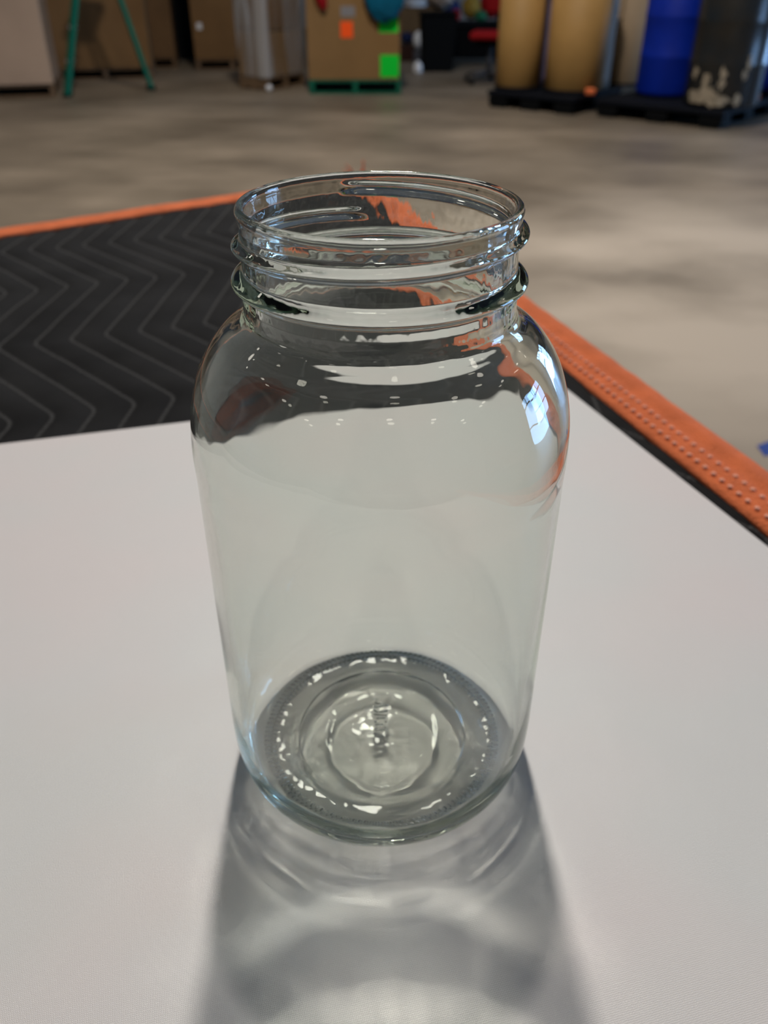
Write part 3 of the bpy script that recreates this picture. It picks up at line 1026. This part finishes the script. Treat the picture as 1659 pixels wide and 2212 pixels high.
# film sheet between the drums
def sheet(name, pts, m, label, cat, zb=PZ, h=.95):
    bm = bmesh.new()
    cols = []
    for i, (x, y) in enumerate(pts):
        cols.append([bm.verts.new((x + .01 * noise.noise(Vector((i * 1.3, j * .5, 1))), y + .015 * noise.noise(Vector((i * 2.3, j * .6, 4))), zb + .005 + h * j / 10)) for j in range(11)])
    for a, b_ in zip(cols[:-1], cols[1:]):
        for j in range(10): bm.faces.new((a[j], b_[j], b_[j + 1], a[j + 1]))
    o = link(name, bm, m, None, smooth=True)
    md = o.modifiers.new('thickness', 'SOLIDIFY'); md.thickness = .004; md.offset = 0
    return tag(o, label, cat)


sheet('plastic_sheet', [(1.463, 8.82), (1.48, 8.79), (1.505, 8.79), (1.53, 8.81)], M['lilac'], 'lilac grey plastic sheet standing between the two tan drums', 'sheet')
sheet('plastic_sheet', [(2.015, 8.58), (2.04, 8.62), (2.07, 8.66), (2.10, 8.70), (2.12, 8.75)], M['greycloth'], 'silvery plastic sheet standing right of the wider tan drum', 'sheet')


def plastic_drum(x, y, r, h, m, label):
    e = empty('plastic_drum', (x, y, PZ), 0, label, 'drum')
    bm = bmesh.new()
    lathe(bm, [(0, .003), (r - .03, .003), (r - .008, .015), (r, .04), (r, h * .33), (r + .003, h * .34), (r + .003, h * .36), (r, h * .37), (r, h * .66), (r + .003, h * .67), (r + .003, h * .69), (r, h * .70),
               (r, h - .06), (r - .02, h - .02), (r - .05, h), (0, h)], 56)
    link('drum_body', bm, M[m], e, smooth=True)
    for a in (.5, 3.6):
        bm = bmesh.new(); lathe(bm, [(0, h + .001), (.03, h + .001), (.03, h + .018), (0, h + .018)], 16, center=((r - .1) * math.cos(a), (r - .1) * math.sin(a), 0)); link('bung', bm, M[m], e)
    return e


plastic_drum(2.53, 8.28, .270, .90, 'blue', 'bright blue plastic drum between the pale tan drum and the dark drum')
dk = plastic_drum(2.80, 7.65, .300, .90, 'dark', 'dark plastic drum with peeling paper scraps near its foot')
plastic_drum(3.73, 8.45, .270, .90, 'blue', 'blue plastic drum at the right picture edge, behind the dark drum')


# paper scraps stuck to the dark drum: curved patches hugging its wall
def scrap(a0, z0, wa, hz, seed):
    bm = bmesh.new()
    r = .3045
    n, m_ = 14, 10
    g = {}
    for i in range(n + 1):
        for j in range(m_ + 1):
            u, v = i / n * 2 - 1, j / m_ * 2 - 1
            if u * u + v * v * .9 > .80 + .9 * noise.noise(Vector((u * 2.4, v * 2.4, seed * 2.7))): continue
            a = a0 + u * wa; z = z0 + v * hz
            g[(i, j)] = (a, z)
    vt = {}
    for (i, j) in list(g):
        if all((i + a, j + b_) in g for a, b_ in ((0, 0), (1, 0), (0, 1), (1, 1))):
            vs_ = []
            for a, b_ in ((0, 0), (1, 0), (1, 1), (0, 1)):
                k = (i + a, j + b_)
                if k not in vt:
                    aa, z = g[k]
                    rr = r + .003 * (1 + noise.noise(Vector((aa * 9, z * 9, seed))))
                    vt[k] = bm.verts.new((rr * math.cos(aa), rr * math.sin(aa), z))
                vs_.append(vt[k])
            bm.faces.new(vs_)
    o = link('paper_scrap', bm, M['scrap'], dk)
    md = o.modifiers.new('thickness', 'SOLIDIFY'); md.thickness = .002


BASEA = math.atan2(-7.65, -2.80)                # direction of the viewer as seen from the drum
for da, z0, wa, hz, sd in ((-.62, .085, .40, .065, 1), (-.46, .17, .12, .13, 2), (-.12, .065, .44, .055, 3), (-.84, .25, .11, .055, 4), (-.05, .22, .12, .09, 5), (.50, .25, .09, .045, 6), (.55, .33, .08, .07, 7), (.42, .07, .12, .05, 8), (-.30, .11, .22, .05, 9)):
    scrap(BASEA + da, z0, wa, hz, sd)

for x, y, lab in ((1.84, 8.23, 'small orange block on the black pallet beside the wider tan drum'), (3.17, 7.87, 'small orange block on the black pallet right of the dark drum')):
    bm = bmesh.new(); box(bm, (0, 0, .03), (.09, .05, .055), bevel=.015, seg=2)
    tag(link('orange_block', bm, M['orange'], None, smooth=True, loc=(x, y, PZ)), lab, 'block')

# ------------------------------------------------------------------ step ladder
def bar(bm, a, b_, w, t):
    a, b_ = Vector(a), Vector(b_)
    d = b_ - a
    q = d.to_track_quat('Z', 'Y').to_matrix()
    r = bmesh.ops.create_cube(bm, size=1)
    for v in r['verts']:
        v.co = a + q @ Vector((v.co.x * w, v.co.y * t, (v.co.z + .5) * d.length))


lx, ly = -3.19, 9.27
e = empty('step_ladder', (lx, ly, FLOOR), 0, 'green step ladder standing open before the brown cartons', 'ladder')
AP = Vector((.37, .33, 1.47))
OFF = Vector((-.06, .22, 0))
FF, RF = Vector((0, 0, .02)), Vector((.72, .55, .02))
first = None
for o_ in (Vector((0, 0, 0)), OFF):
    bm = bmesh.new(); bar(bm, FF + o_, AP + o_ * .7 + Vector((-.03, 0, 0)), .085, .035); q = link('rail', bm, M['ladder'], e)
    if first is None: first = q
    bm = bmesh.new(); bar(bm, RF + o_, AP + o_ * .7 + Vector((.06, .02, 0)), .05, .035); link('rail', bm, M['ladder'], e)
    for c in (FF, RF):
        bm = bmesh.new(); box(bm, c + o_ + Vector((0, 0, -.008)), (.09, .06, .024), bevel=.005); link('foot', bm, M['black'], e)
bm = bmesh.new(); box(bm, AP + Vector((.02, .12, .02)), (.26, .36, .06), bevel=.01); link('top_cap', bm, M['ladder'], e)
for t in (.2, .4, .6, .8):
    a = FF.lerp(AP + Vector((-.03, 0, 0)), t); b_ = (FF + OFF).lerp(AP + OFF * .7 + Vector((-.03, 0, 0)), t)
    bm = bmesh.new(); bar(bm, a, b_, .08, .03); link('step', bm, M['metal'], e)
for t0, t1, m, lab in ((.155, .25, 'greylab', 'grey label on the rail'), (.40, .50, 'yellow', 'yellow label on the rail')):
    A_ = AP + Vector((-.03, 0, 0))
    off = Vector((-.004, -.0185, 0))
    bm = bmesh.new(); bar(bm, FF.lerp(A_, t0) + off, FF.lerp(A_, t1) + off, .058, .004); tag(link('label', bm, M[m], first), lab)

# blue tape on the floor
bm = bmesh.new()
prev = None
for k in range(9):
    t = k / 8
    x, y = 1.04 + .42 * t, 2.00 + .10 * t + .03 * math.sin(t * 5)
    wdt = .030 + .012 * t
    a = bm.verts.new((x, y - wdt, 0)); b_ = bm.verts.new((x, y + wdt, 0))
    if prev: bm.faces.new((prev[0], a, b_, prev[1]))
    prev = (a, b_)
o = link('floor_tape', bm, M['bluetape'], None, loc=(0, 0, FLOOR + .0015))
md = o.modifiers.new('thickness', 'SOLIDIFY'); md.thickness = .001
tag(o, 'blue tape strip on the concrete floor right of the table', 'tape')
